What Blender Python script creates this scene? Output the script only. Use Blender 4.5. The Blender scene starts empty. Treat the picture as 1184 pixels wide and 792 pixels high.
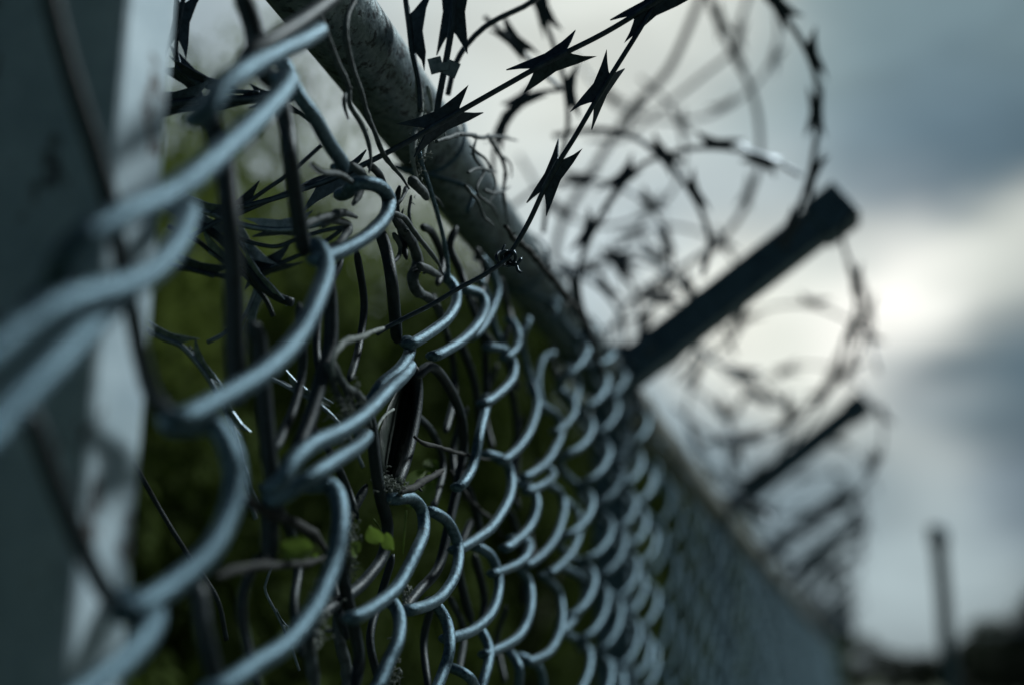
import bpy, bmesh, math, random
import numpy as np
from mathutils import Vector, Matrix, noise
random.seed(7); np.random.seed(7)
R = math.radians
scene = bpy.context.scene
col = scene.collection

# ------------------------------------------------------------------ camera
EYE = 1.65
F = 1434.0; CX, CY = 592.0, 396.0            # focal length and centre of the photograph, in its pixels
PITCH = math.atan(382.0 / F)
YAW = math.atan(398.0 / F * math.cos(PITCH))
CAM = Vector((0, 0, EYE))
FWD = Vector((-math.sin(YAW) * math.cos(PITCH), math.cos(YAW) * math.cos(PITCH), math.sin(PITCH)))
RGT = Vector((math.cos(YAW), math.sin(YAW), 0))
UPV = RGT.cross(FWD)

def ray(px, py):
    return FWD + RGT * ((px - CX) / F) + UPV * (-(py - CY) / F)
def on(px, py, x):
    """point of the fence's own vertical plane (x = const) along a sight line"""
    d = ray(px, py)
    return CAM + d * (x / d.x)
def far(px, py, z):
    return CAM + ray(px, py) * z

cd = bpy.data.cameras.new('camera'); cam = bpy.data.objects.new('camera', cd); col.objects.link(cam)
m = Matrix((RGT, UPV, -FWD)).transposed().to_4x4(); m.translation = CAM
cam.matrix_world = m
cd.sensor_width = 36; cd.lens = F / 1184 * 36
cd.clip_start = 0.02; cd.clip_end = 600
cd.dof.use_dof = True
FX = -0.30                                   # the mesh hangs in the plane x = FX
cd.dof.focus_distance = (on(478, 500, FX) - CAM).dot(FWD)
cd.dof.aperture_fstop = 2.1
scene.camera = cam

# ------------------------------------------------------------------ objects
def tag(o, label=None, cat=None, group=None, kind=None):
    if label: o['label'] = label
    if cat: o['category'] = cat
    if group: o['group'] = group
    if kind: o['kind'] = kind
    return o
def thing(name, label, cat, loc=(0, 0, 0), group=None, kind=None):
    o = bpy.data.objects.new(name, None); col.objects.link(o)
    o.empty_display_size = .05
    o.location = loc
    return tag(o, label, cat, group, kind)

class MB:
    def __init__(s): s.v = []; s.f = []; s.n = 0
    def add(s, V, Fc):
        s.v.extend([tuple(a) for a in V]); s.f.extend([tuple(i + s.n for i in f) for f in Fc]); s.n += len(V); return s
    def box(s, c, u, v, w, hu, hv, hw, taper=1.0):
        """box centred at c with axes u,v,w and half sizes"""
        V = []
        for k in (-1, 1):
            t = 1 if k < 0 else taper
            for a, b in ((-1, -1), (1, -1), (1, 1), (-1, 1)):
                V.append(c + u * (a * hu * t) + v * (b * hv * t) + w * (k * hw))
        return s.add(V, [(3, 2, 1, 0), (4, 5, 6, 7), (0, 1, 5, 4), (1, 2, 6, 5), (2, 3, 7, 6), (3, 0, 4, 7)])
    def tube(s, P, r, sides=10, cap=True):
        P = np.asarray([tuple(p) for p in P], float); n = len(P)
        r = np.full(n, r) if np.isscalar(r) else np.asarray(r, float)
        T = np.gradient(P, axis=0); T /= (np.linalg.norm(T, axis=1)[:, None] + 1e-12)
        ref = np.array([0, 0, 1.]) if abs(T[0][2]) < .9 else np.array([1., 0, 0])
        N = np.cross(T[0], ref); N /= np.linalg.norm(N)
        ang = np.arange(sides) * 2 * math.pi / sides
        ca, sa = np.cos(ang)[:, None], np.sin(ang)[:, None]
        V = []
        for i in range(n):
            N = N - T[i] * np.dot(N, T[i]); N /= (np.linalg.norm(N) + 1e-12)
            B = np.cross(T[i], N)
            V.append(P[i] + r[i] * (ca * N + sa * B))
        V = np.concatenate(V)
        Fc = []
        for i in range(n - 1):
            a, b = i * sides, (i + 1) * sides
            for j in range(sides):
                k = (j + 1) % sides
                Fc.append((a + j, a + k, b + k, b + j))
        if cap:
            Fc.append(tuple(range(sides - 1, -1, -1))); Fc.append(tuple((n - 1) * sides + j for j in range(sides)))
        return s.add(V.tolist(), Fc)
    def build(s, name, mat, parent=None, smooth=True):
        me = bpy.data.meshes.new(name)
        me.from_pydata(s.v, [], s.f); me.validate(); me.update()
        if smooth: me.polygons.foreach_set('use_smooth', [True] * len(me.polygons))
        if isinstance(mat, (list, tuple)):
            for q in mat: me.materials.append(q)
        else: me.materials.append(mat)
        o = bpy.data.objects.new(name, me); col.objects.link(o)
        if parent:
            o.parent = parent
            o.location = -parent.location if parent.parent is None else -(parent.location + parent.parent.location)
        return o

def spline(P, step=.004, closed=False):
    """Catmull-Rom through P (Vectors), resampled"""
    P = [Vector(p) for p in P]
    Q = [P[0] * 2 - P[1]] + P + [P[-1] * 2 - P[-2]]
    out = []
    for i in range(1, len(Q) - 2):
        a, b, c, d = Q[i - 1], Q[i], Q[i + 1], Q[i + 2]
        n = max(2, min(24, int((c - b).length / step)))
        for k in range(n):
            t = k / n
            out.append(.5 * ((2 * b) + (c - a) * t + (2 * a - 5 * b + 4 * c - d) * t * t + (3 * b - a - 3 * c + d) * t ** 3))
    out.append(Q[-2])
    return out

# ------------------------------------------------------------------ materials
def nodes(name):
    mt = bpy.data.materials.new(name); mt.use_nodes = True
    nt = mt.node_tree; b = nt.nodes['Principled BSDF']
    return mt, nt, b
def metal(name, c1, c2, scale=60, metallic=.55, rough=(.35, .6), bump=.25, bscale=400, stain=None, sscale=9, sthr=.62, bdist=.002, stretch=1):
    mt, nt, b = nodes(name); N, L = nt.nodes, nt.links
    tc = N.new('ShaderNodeTexCoord')
    n1 = N.new('ShaderNodeTexNoise'); n1.inputs['Scale'].default_value = scale; n1.inputs['Detail'].default_value = 8; n1.inputs['Roughness'].default_value = .7
    L.new(tc.outputs['Object'], n1.inputs['Vector'])
    cr = N.new('ShaderNodeValToRGB'); cr.color_ramp.elements[0].position = .35; cr.color_ramp.elements[1].position = .68
    cr.color_ramp.elements[0].color = (*c1, 1); cr.color_ramp.elements[1].color = (*c2, 1)
    L.new(n1.outputs['Fac'], cr.inputs['Fac'])
    last = cr.outputs['Color']
    mr = N.new('ShaderNodeMapRange'); mr.inputs['To Min'].default_value = rough[0]; mr.inputs['To Max'].default_value = rough[1]
    L.new(n1.outputs['Fac'], mr.inputs['Value']); L.new(mr.outputs['Result'], b.inputs['Roughness'])
    b.inputs['Metallic'].default_value = metallic
    if stain:
        n2 = N.new('ShaderNodeTexNoise'); n2.inputs['Scale'].default_value = sscale; n2.inputs['Detail'].default_value = 10; n2.inputs['Roughness'].default_value = .72
        mpp = N.new('ShaderNodeMapping'); mpp.inputs['Scale'].default_value = (1, 1, stretch)
        L.new(tc.outputs['Object'], mpp.inputs['Vector']); L.new(mpp.outputs['Vector'], n2.inputs['Vector'])
        c2r = N.new('ShaderNodeValToRGB'); c2r.color_ramp.elements[0].position = sthr; c2r.color_ramp.elements[1].position = sthr + .05
        L.new(n2.outputs['Fac'], c2r.inputs['Fac'])
        mx = N.new('ShaderNodeMix'); mx.data_type = 'RGBA'
        L.new(c2r.outputs['Color'], mx.inputs['Factor']); L.new(last, mx.inputs[6]); mx.inputs[7].default_value = (*stain, 1)
        last = mx.outputs[2]
        inv = N.new('ShaderNodeMath'); inv.operation = 'MULTIPLY_ADD'; inv.inputs[1].default_value = -metallic; inv.inputs[2].default_value = metallic
        L.new(c2r.outputs['Color'], inv.inputs[0]); L.new(inv.outputs[0], b.inputs['Metallic'])
    L.new(last, b.inputs['Base Color'])
    n3 = N.new('ShaderNodeTexNoise'); n3.inputs['Scale'].default_value = bscale; n3.inputs['Detail'].default_value = 5
    L.new(tc.outputs['Object'], n3.inputs['Vector'])
    bp = N.new('ShaderNodeBump'); bp.inputs['Strength'].default_value = bump; bp.inputs['Distance'].default_value = bdist
    L.new(n3.outputs['Fac'], bp.inputs['Height']); L.new(bp.outputs['Normal'], b.inputs['Normal'])
    return mt
def matte(name, c1, c2, scale=40, rough=.85, bump=.5, bdist=.002, sss=0, trans=0):
    mt, nt, b = nodes(name); N, L = nt.nodes, nt.links
    tc = N.new('ShaderNodeTexCoord')
    n1 = N.new('ShaderNodeTexNoise'); n1.inputs['Scale'].default_value = scale; n1.inputs['Detail'].default_value = 8
    L.new(tc.outputs['Object'], n1.inputs['Vector'])
    cr = N.new('ShaderNodeValToRGB'); cr.color_ramp.elements[0].position = .3; cr.color_ramp.elements[1].position = .7
    cr.color_ramp.elements[0].color = (*c1, 1); cr.color_ramp.elements[1].color = (*c2, 1)
    L.new(n1.outputs['Fac'], cr.inputs['Fac']); L.new(cr.outputs['Color'], b.inputs['Base Color'])
    b.inputs['Roughness'].default_value = rough
    bp = N.new('ShaderNodeBump'); bp.inputs['Strength'].default_value = bump; bp.inputs['Distance'].default_value = bdist
    L.new(n1.outputs['Fac'], bp.inputs['Height']); L.new(bp.outputs['Normal'], b.inputs['Normal'])
    if trans:
        b.inputs['Transmission Weight'].default_value = 0
        tr = N.new('ShaderNodeBsdfTranslucent'); L.new(cr.outputs['Color'], tr.inputs['Color'])
        mx = N.new('ShaderNodeMixShader'); mx.inputs[0].default_value = trans
        out = N['Material Output']; L.new(b.outputs[0], mx.inputs[1]); L.new(tr.outputs[0], mx.inputs[2]); L.new(mx.outputs[0], out.inputs['Surface'])
    return mt

M = {}
M['wire'] = metal('coated_wire', (.032, .066, .09), (.165, .26, .315), scale=380, metallic=.75, rough=(.27, .48), bump=.8, bscale=1100, stain=(.03, .036, .036), sscale=160, sthr=.60, bdist=.0008)
M['wire_shaded'] = metal('shaded_far_wire', (.03, .08, .108), (.10, .205, .26), scale=300, metallic=.0, rough=(.62, .8), bump=.6, bscale=900, stain=(.03, .036, .036), sscale=160, sthr=.58, bdist=.0008)  # far mesh: shade put into a darker, duller copy of the wire colour
M['wire_shaded'].node_tree.nodes['Principled BSDF'].inputs['Specular IOR Level'].default_value = .22
M['post'] = metal('painted_post', (.36, .48, .55), (.64, .77, .84), scale=14, metallic=.1, rough=(.4, .6), bump=.2, bscale=200, stain=(.05, .03, .022), sscale=30, sthr=.575, bdist=.001, stretch=.55)
M['arm'] = metal('arm_steel', (.06, .105, .135), (.17, .26, .31), scale=40, metallic=.45, rough=(.45, .65), bump=.2, bscale=200, stain=(.05, .05, .05), sscale=30, sthr=.66)
M['rail'] = metal('galvanised_rail', (.09, .13, .145), (.30, .365, .38), scale=90, metallic=.5, rough=(.30, .52), bump=.6, bscale=260, stain=(.018, .026, .03), sscale=120, sthr=.525, bdist=.0012)
M['railfar'] = metal('pale_tan_rail', (.20, .215, .20), (.34, .35, .32), scale=25, metallic=.2, rough=(.5, .7), bump=.4, bscale=200, stain=(.06, .04, .025), sscale=30, sthr=.6)  # far rail length, paler and tanner than the near one
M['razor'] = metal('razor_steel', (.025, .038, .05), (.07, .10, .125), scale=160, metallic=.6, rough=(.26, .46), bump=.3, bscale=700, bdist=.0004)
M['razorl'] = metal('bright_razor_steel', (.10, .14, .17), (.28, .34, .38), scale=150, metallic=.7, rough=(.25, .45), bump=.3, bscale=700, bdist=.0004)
M['vine'] = matte('dead_vine_bark', (.03, .042, .046), (.09, .115, .12), scale=180, rough=.7, bump=.8, bdist=.0015)
M['vinel'] = matte('bleached_vine_bark', (.16, .19, .18), (.36, .40, .38), scale=200, rough=.75, bump=.8, bdist=.0012)
M['twig'] = matte('brown_twig_bark', (.008, .011, .011), (.026, .028, .026), scale=260, rough=.8, bump=.8, bdist=.001)
M['dkwire'] = metal('dark_wire', (.007, .014, .017), (.02, .036, .043), scale=160, metallic=.3, rough=(.4, .6), bump=.5, bscale=700, stain=(.02, .022, .02), sscale=90, sthr=.6, bdist=.0008)  # dark mesh strands: their shade is put into this near-black wire colour
M['leaf'] = matte('ivy_leaf', (.11, .18, .025), (.17, .26, .045), scale=90, rough=.5, bump=.3, trans=.35)
M['blade'] = matte('dark_leaf_blade', (.012, .022, .018), (.03, .045, .035), scale=120, rough=.55, bump=.6, trans=.1)
M['moss'] = matte('dry_lichen', (.10, .12, .11), (.34, .37, .33), scale=300, rough=.95, bump=1)
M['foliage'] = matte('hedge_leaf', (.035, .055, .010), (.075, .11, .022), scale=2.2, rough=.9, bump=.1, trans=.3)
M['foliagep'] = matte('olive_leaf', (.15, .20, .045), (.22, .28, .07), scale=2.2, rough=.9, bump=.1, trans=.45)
M['foliaged'] = matte('tree_leaf', (.02, .034, .018), (.05, .07, .035), scale=1.5, rough=.6, bump=.1, trans=.2)
M['bark'] = matte('bark', (.03, .028, .022), (.08, .07, .055), scale=18, bump=.8, bdist=.02)
M['grass'] = matte('grass_ground', (.02, .035, .01), (.06, .085, .025), scale=3, bump=.6, bdist=.05)
M['blades'] = matte('grass_blade', (.04, .07, .012), (.10, .14, .03), scale=3, rough=.6, bump=.1, trans=.3)
M['path'] = matte('gravel_path', (.07, .07, .065), (.17, .165, .15), scale=30, bump=.7, bdist=.01)

# ------------------------------------------------------------------ fence: posts, arms, rail
FENCE_END = 27.0
fence = thing('chain_link_fence', 'tall galvanised chain link fence with slanted extension arms receding to the right', 'fence', (FX, .49, 0))
YH = Vector((0, 1, 0)); XH = Vector((1, 0, 0)); ZH = Vector((0, 0, 1))
def zpost(i): return {1: 1.86, 2: 3.5, 3: 4.95, 4: 6.15}.get(i, .515 + 1.345 * i if i < 1 else 6.15 + 1.345 * (i - 4))
RAILX = FX - .043
RAILH = EYE + .375
_rp = [on(a, b, RAILX) for a, b in ((300, -95), (428, 72), (528, 212), (650, 372), (720, 460), (795, 552))]
_ry = [p.y for p in _rp]; _rz = [p.z for p in _rp]
def rail_h(y):
    # the rail dips slightly away from the near post
    return float(np.interp(y, _ry, _rz))
print('rail', _ry, _rz)
NP = 30
TIP = {1: (978, 236), 2: (1001, 464), 3: (984, 568), 4: (998, 602)}
for i in range(-2, NP):
    y = zpost(i)
    if y > FENCE_END: break
    near = i == 0
    if near: y = .486
    px = FX - (.065 if near else .041)
    hw = .026; sxx, syy = (1.95, .92) if near else (1, 1)
    tmb = MB()
    top = rail_h(y) + .05
    # square hollow section with slightly rounded corners
    segs = []
    rr = .006
    for cx_, cy_, a0 in ((1, 1, 0), (-1, 1, 90), (-1, -1, 180), (1, -1, 270)):
        for k in range(4):
            a = R(a0 + k * 30)
            segs.append((cx_ * (hw - rr) + rr * math.cos(a), cy_ * (hw - rr) + rr * math.sin(a)))
    nS = len(segs)
    V = [(px + a * sxx, y + b * syy, z) for z in (-.3, .6, 1.2, 1.65, top) for a, b in segs]
    Fc = [(k * nS + j, k * nS + (j + 1) % nS, (k + 1) * nS + (j + 1) % nS, (k + 1) * nS + j) for k in range(4) for j in range(nS)]
    Fc.append(tuple(4 * nS + j for j in range(nS)))
    tmb.add(V, Fc)
    post = tmb.build('post', M['post'] if near else M['arm'], fence, smooth=False)
    if i == 0: post['label'] = 'broad pale blue post at the left edge with rust spots'
    # slanted arm with end cap, one piece bolted to the post
    random.seed(50 + i)
    L = .45 + random.uniform(-.02, .02)
    ang = R(44 + random.uniform(-2.5, 2.5))
    d = Vector((math.cos(ang), random.uniform(-.02, .02), math.sin(ang))).normalized()
    nrm = Vector((-d.z, 0, d.x)).normalized(); side = d.cross(nrm)
    base = Vector((FX - .041, y, rail_h(y) - .01))
    if i in TIP:
        rr_ = ray(*TIP[i]); tip = CAM + rr_ * (y / rr_.y)
        d = (tip - base).normalized(); L = (tip - base).length - .03
        nrm = Vector((-d.z, 0, d.x)).normalized(); side = d.cross(nrm)
    am = MB(); am.box(base + d * (L / 2 + .03), nrm, side, d, .027, .027, L / 2)
    arm = am.build('extension_arm', M['arm'], post, smooth=False)
    bv = arm.modifiers.new('bevel', 'BEVEL'); bv.width = .003; bv.segments = 2
    cm = MB(); cm.box(base + d * (L + .03 - .028), nrm, side, d, .033, .033, .030)
    cap = cm.build('arm_cap', M['arm'], post, smooth=False)
    bv = cap.modifiers.new('bevel', 'BEVEL'); bv.width = .004; bv.segments = 2
    if i in (1, 2, 3):
        for q in (.045, .085):
            bq = MB(); c_ = base + d * q
            bq.tube([c_ - side * .036, c_ + side * .036], .0085, 6)
            bq.build('bolt', M['rail'], post, smooth=False)
    # sleeve where the arm meets the rail
    sm = MB(); sm.tube([(RAILX, y - .045, rail_h(y)), (RAILX, y + .045, rail_h(y))], .0385, 24)
    sm.build('rail_sleeve', M['arm'], post)
# rail in lengths that butt near posts
rp = []
ys = [-2.3, -1, 0, .4, .8, 1.2, 1.6, 2.2, 3, 4, 6, 10, 16, FENCE_END]
rm = MB()
NR = 120
Pn = spline([Vector((RAILX, yy, rail_h(yy))) for yy in (-2.3, -1, 0, .4, .8, 1.2, 1.6, 1.859)], .03)
rm.tube(Pn, .032, 48)
rm.build('top_rail', M['rail'], fence)
rm = MB(); rm.tube([Vector((RAILX, yy, rail_h(yy))) for yy in (1.861, 2.2, 2.6, 3, 3.5, 4, 5, 6, 10, 16, FENCE_END)], .034, 24)
rm.build('top_rail', M['railfar'], fence)
bm_ = MB(); bm_.tube([Vector((FX - .02, -2.3, .05)), Vector((FX - .02, FENCE_END, .05))], .0025, 8)
bm_.build('tension_wire', M['wire'], fence)

# ------------------------------------------------------------------ fence: regular mesh wires
SP1 = .094; HH1 = .088; SP2 = .128; HH2 = .118; TOPM = EYE + .318
def helix(y0, k, z0, z1, r, sides, per):
    HH = HH1 if y0 < 1.86 else HH2
    SP = SP1 if y0 < 1.86 else SP2
    bow = .020 if y0 < 1.86 else .017
    """one spiral wire: the front strand climbs 4/5 of the pitch bowed toward the path, the back strand the rest"""
    fr = .8
    off = (k * fr) % 1.0
    rnd = random.Random(k * 13 + 5)
    ph = rnd.uniform(-.04, .04)
    n0 = math.floor(z0 / HH) ; n1 = math.ceil(z1 / HH)
    P = []
    for n in range(n0, n1 + 1):
        jz = rnd.uniform(-.004, .004); jb = rnd.uniform(.8, 1.2); jy = rnd.uniform(-.005, .005)
        for j in range(per):
            t = j / per
            if t < .66:
                u = t / .66
                s = -math.cos(u * math.pi) * .5; s = s * .75 + (u - .5) * .25
                z = fr * (u - .06 * math.sin(2 * math.pi * u))
                e = bow * jb * (math.sin(u * math.pi) ** .8)
            else:
                u = (t - .66) / .34
                s = math.cos(u * math.pi) * .5
                z = fr + (1 - fr) * u
                e = -.009 * math.sin(u * math.pi)
            z = (n + off + ph + z) * HH + jz * math.sin(t * math.pi)
            if z < z0 or z > z1: continue
            sag = .004 * math.sin(y0 * 3 + z * 5)
            P.append((FX + e + sag, y0 + s * (SP + .012) + jy * math.sin(t * math.pi), z))
    return P
HERO0, HERO1 = .30, 1.36
ks = []
k = 0; y = -2.2
while y < FENCE_END - .1:
    ks.append((k, y)); k += 1; y += SP1 if y < 1.8 else SP2
vis = [q for q in ks if q[1] > HERO1 and q[1] < 6.6]
rest = MB(); rest2 = MB()
for k, y in ks:
    if HERO0 < y <= HERO1:
        P = helix(y, k, .03, EYE - .05, .0046, 8, 14)
        rest.tube(P, .0046, 6)
    elif (k, y) in vis:
        w = MB(); P = helix(y, k, .03, rail_h(y) - (.045 if y < 1.86 else .115), .0046, 8, 22 if y < 3 else 14)
        # knuckled top: the wire end folds over
        e = P[-1]; P += [(e[0] - .006, e[1] + .01, e[2] + .012), (e[0] - .016, e[1] + .016, e[2] + .004)]
        w.tube(P, .0044, 10 if y < 2.4 else 7)
        w.build('mesh_wire', M['wire'] if y < 1.86 else M['wire_shaded'], fence)
    else:
        P = helix(y, k, .03, TOPM if y < 1 else rail_h(y) - (.045 if y < 1.86 else .115), .0046, 8, 14 if y < 1 else 8)
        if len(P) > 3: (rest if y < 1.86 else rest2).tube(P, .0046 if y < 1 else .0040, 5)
ro = rest.build('wire_mesh', M['wire'], fence); ro['kind'] = 'stuff'
ro = rest2.build('wire_mesh', M['wire_shaded'], fence); ro['kind'] = 'stuff'

# ------------------------------------------------------------------ fence: the near, distorted mesh wires
def strand(P, r_=.005, e=(0, .012, 0), hook=True, mat='wire', name='mesh_wire', parent=None, taper=None, lab=None):
    n = len(P); r = r_ * (.92 if r_ > .0056 else .88)
    pts = []
    for i, (a, b) in enumerate(P):
        u = i / (n - 1)
        ee = np.interp(u, np.linspace(0, 1, len(e)), e)
        pts.append(on(a, b, FX + float(ee)))
    if hook and mat == 'wire':
        # both ends curl round behind the neighbouring wire
        for end in (0, 1):
            a, b = (pts[0], pts[1]) if end == 0 else (pts[-1], pts[-2])
            d = (a - b).normalized()
            q1 = a + d * r * .9 + Vector((-r * .9, 0, 0)); q2 = a + d * r * .6 + Vector((-r * 2.0, 0, 0))
            if end == 0: pts = [q2, q1] + pts
            else: pts = pts + [q1, q2]
    S = spline(pts, .003)
    m_ = MB()
    if taper: rad = [r * (taper[0] + (taper[1] - taper[0]) * i / len(S)) for i in range(len(S))]
    else: rad = r
    rad = np.asarray(rad, float) * np.ones(len(S))
    for q, f_ in enumerate((.35, .75, .93)):
        rad[q] *= f_; rad[-1 - q] *= f_
    m_.tube(S, rad, 14)
    o = m_.build(name, M[mat], parent or fence)
    if lab: o['label'] = lab
    return o
E1 = (0, .014, .01)
# strands nearest the camera
strand([(333, 92), (322, 112), (283, 152), (227, 202), (192, 227), (146, 247), (101, 273), (76, 298), (62, 335)], .0062, (.02, .035, .03, .01))
strand([(217, 243), (212, 265), (200, 288), (182, 308), (151, 328), (76, 350), (25, 379), (-30, 425)], .0062, (0, .02, .03, .02))
strand([(-30, 520), (0, 485), (66, 417), (110, 370), (145, 335)], .0062, (.03, .03, .01))
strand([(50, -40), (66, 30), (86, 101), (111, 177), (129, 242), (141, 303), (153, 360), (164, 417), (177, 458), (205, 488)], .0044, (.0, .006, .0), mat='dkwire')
strand([(370, 288), (377, 312), (365, 350), (343, 392), (308, 428), (262, 457), (215, 482)], .0060, (.0, .02, .02, .01))
strand([(220, 492), (248, 492), (266, 520), (272, 558), (262, 600), (240, 640), (205, 672), (160, 702)], .0060, (.0, .02, .02, .01))
strand([(160, 696), (176, 705), (172, 728), (150, 757), (112, 790), (70, 820)], .0060, (.0, .02, .02))
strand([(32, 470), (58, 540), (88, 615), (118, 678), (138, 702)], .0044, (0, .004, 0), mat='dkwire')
strand([(402, -15), (352, 22), (315, 45), (288, 62), (276, 82)], .0050, (.03, .03, .02), mat='dkwire')
strand([(369, 36), (345, 50), (321, 60), (281, 83), (256, 102), (240, 128)], .0060, (.015, .03, .02))
strand([(276, -15), (292, 30), (300, 76), (322, 100)], .0060, (0, .0, 0), mat='dkwire')
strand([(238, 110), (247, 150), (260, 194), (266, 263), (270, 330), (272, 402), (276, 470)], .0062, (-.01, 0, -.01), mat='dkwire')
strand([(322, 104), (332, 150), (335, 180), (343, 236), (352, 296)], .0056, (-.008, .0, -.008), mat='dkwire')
strand([(329, 76), (344, 109), (362, 134), (379, 164), (396, 190)], .0055, (-.01, 0, -.005))
strand([(376, 312), (382, 347), (382, 399), (372, 435), (360, 478), (342, 525)], .0052, (-.012, -.012), mat='dkwire')
strand([(290, 372), (299, 394), (304, 449), (310, 519), (316, 560), (322, 590)], .0055, (-.016, -.016), mat='dkwire')
strand([(311, 570), (312, 610), (311, 652)], .0062, (-.018, -.018), mat='dkwire')
strand([(229, 672), (232, 700), (237, 735), (250, 785), (262, 815)], .0050, (-.01, -.005, -.01), mat='dkwire')
strand([(362, 560), (382, 561), (392, 580), (393, 612), (384, 655), (363, 703), (330, 745), (292, 770), (258, 794)], .0058, (.0, .02, .02, .01))
# middle columns
strand([(402, 222), (408, 214), (423, 212), (440, 217), (450, 232), (445, 252), (426, 272), (400, 288), (376, 298)], .0056, (-.01, .012, .015, .005))
strand([(437, 262), (447, 291), (453, 327), (457, 369), (459, 396)], .0052, (-.01, 0, -.01), mat='dkwire')
strand([(519, 324), (527, 336), (527, 352), (518, 368), (504, 380), (479, 396)], .0050, E1)
strand([(474, 397), (472, 412), (461, 428), (442, 444), (430, 462)], .0052, (0, .01, .0))
strand([(474, 424), (465, 436), (451, 449), (423, 478), (396, 497), (362, 513), (338, 534), (326, 556)], .0056, (.01, .02, .01))
strand([(424, 504), (413, 516), (396, 527), (368, 545), (345, 560), (328, 572)], .0056, (.0, .018, .0))
strand([(420, 466), (429, 491), (434, 535), (440, 574), (448, 608), (443, 641), (427, 665), (409, 683), (365, 714)], .0048, (-.012, -.008, -.012, -.02), mat='dkwire')
strand([(479, 422), (483, 450), (480, 485), (470, 530), (459, 560)], .0048, (-.008, -.004), mat='dkwire')
strand([(480, 436), (498, 424), (515, 441), (532, 477), (536, 519), (529, 561), (520, 602), (507, 655), (484, 683), (466, 705)], .0046, (-.006, .0, -.006, -.014), mat='dkwire')
strand([(459, 576), (476, 576), (488, 590), (490, 614), (482, 635), (470, 660), (457, 681), (437, 698), (414, 712)], .0052, E1)
strand([(455, 698), (462, 714), (460, 740), (449, 765), (436, 795)], .0052, E1)
strand([(393, 641), (398, 675), (408, 719), (415, 761), (409, 800)], .0046, (-.015, -.01), mat='dkwire')
strand([(504, 593), (519, 605), (530, 632), (527, 662), (513, 686), (497, 698), (478, 704)], .0050, E1)
strand([(505, 700), (517, 720), (520, 748), (513, 775), (502, 800)], .0050, E1)
strand([(566, 460), (562, 470), (555, 499), (547, 538), (534, 560)], .0048, E1)
strand([(540, 335), (555, 341), (561, 354), (553, 374), (534, 394), (507, 410)], .0050, E1)
strand([(570, 402), (585, 406), (594, 422), (592, 438), (580, 452), (563, 465)], .0048, E1)
strand([(592, 372), (599, 386), (598, 400), (588, 412)], .0046, E1)
strand([(558, 300), (570, 318), (575, 340), (562, 372), (548, 388)], .0046, (-.012, -.006, -.012))
strand([(617, 447), (621, 469), (613, 497), (600, 517), (584, 531)], .0048, E1)
strand([(628, 470), (643, 480), (649, 499), (640, 522), (628, 538), (610, 550)], .0048, E1)
strand([(650, 452), (662, 462), (664, 476), (655, 490), (645, 498)], .0046, E1)
strand([(568, 526), (584, 533), (591, 552), (588, 577), (570, 607), (552, 622), (532, 634)], .0050, E1)
strand([(600, 558), (615, 565), (621, 586), (611, 611), (588, 632)], .0048, E1)
strand([(630, 538), (640, 548), (631, 558), (613, 567)], .0046, E1)
strand([(556, 634), (569, 645), (577, 672), (570, 705), (549, 727), (522, 737)], .0050, E1)
strand([(597, 623), (611, 626), (610, 640), (598, 652), (574, 662)], .0046, E1)
strand([(600, 656), (612, 676), (613, 705), (600, 735), (566, 755)], .0050, E1)
strand([(632, 668), (647, 688), (649, 722), (637, 751), (615, 764)], .0048, E1)
strand([(634, 560), (648, 570), (652, 590), (643, 620), (628, 640), (612, 652)], .0046, E1)
strand([(556, 728), (566, 752), (561, 780), (552, 805)], .0048, E1)
strand([(588, 752), (600, 772), (598, 800)], .0048, E1)
strand([(523, 772), (542, 782), (552, 800)], .0046, E1)
strand([(606, 760), (622, 770), (628, 790), (624, 810)], .0048, E1)
strand([(655, 580), (668, 592), (670, 615), (660, 640), (640, 660)], .0046, E1)
strand([(650, 655), (672, 668), (676, 690), (664, 715), (650, 730)], .0046, E1)
for P, q in (([(300, 560), (330, 600), (345, 650), (340, 700), (350, 760)], .0032), ([(424, 560), (404, 600), (386, 650), (390, 700), (402, 740)], .0036), ([(350, 480), (380, 520), (400, 560), (414, 600)], .0030),
             ([(455, 640), (440, 690), (428, 740), (442, 800)], .0034), ([(502, 690), (490, 740), (496, 800)], .0034),
             ([(345, 350), (350, 420), (340, 470), (318, 520)], .0034), ([(412, 290), (421, 350), (415, 400), (404, 440)], .0032), ([(470, 470), (500, 500), (512, 540), (500, 590)], .0034),
             ([(500, 340), (520, 400), (526, 450), (515, 500)], .0036), ([(300, 640), (280, 690), (284, 740), (300, 800)], .0036), ([(396, 300), (372, 350), (366, 400), (372, 440)], .0030),
             ([(540, 470), (524, 520), (530, 570)], .0034), ([(575, 420), (560, 470), (570, 520)], .0034), ([(605, 480), (590, 540), (600, 590)], .0034), ([(625, 560), (612, 610), (622, 660)], .0034), ([(520, 690), (536, 730), (530, 780)], .0034), ([(585, 700), (575, 740), (584, 790)], .0034)):
    strand(P, q, (-.022, -.034, -.02), mat='dkwire')
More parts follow.
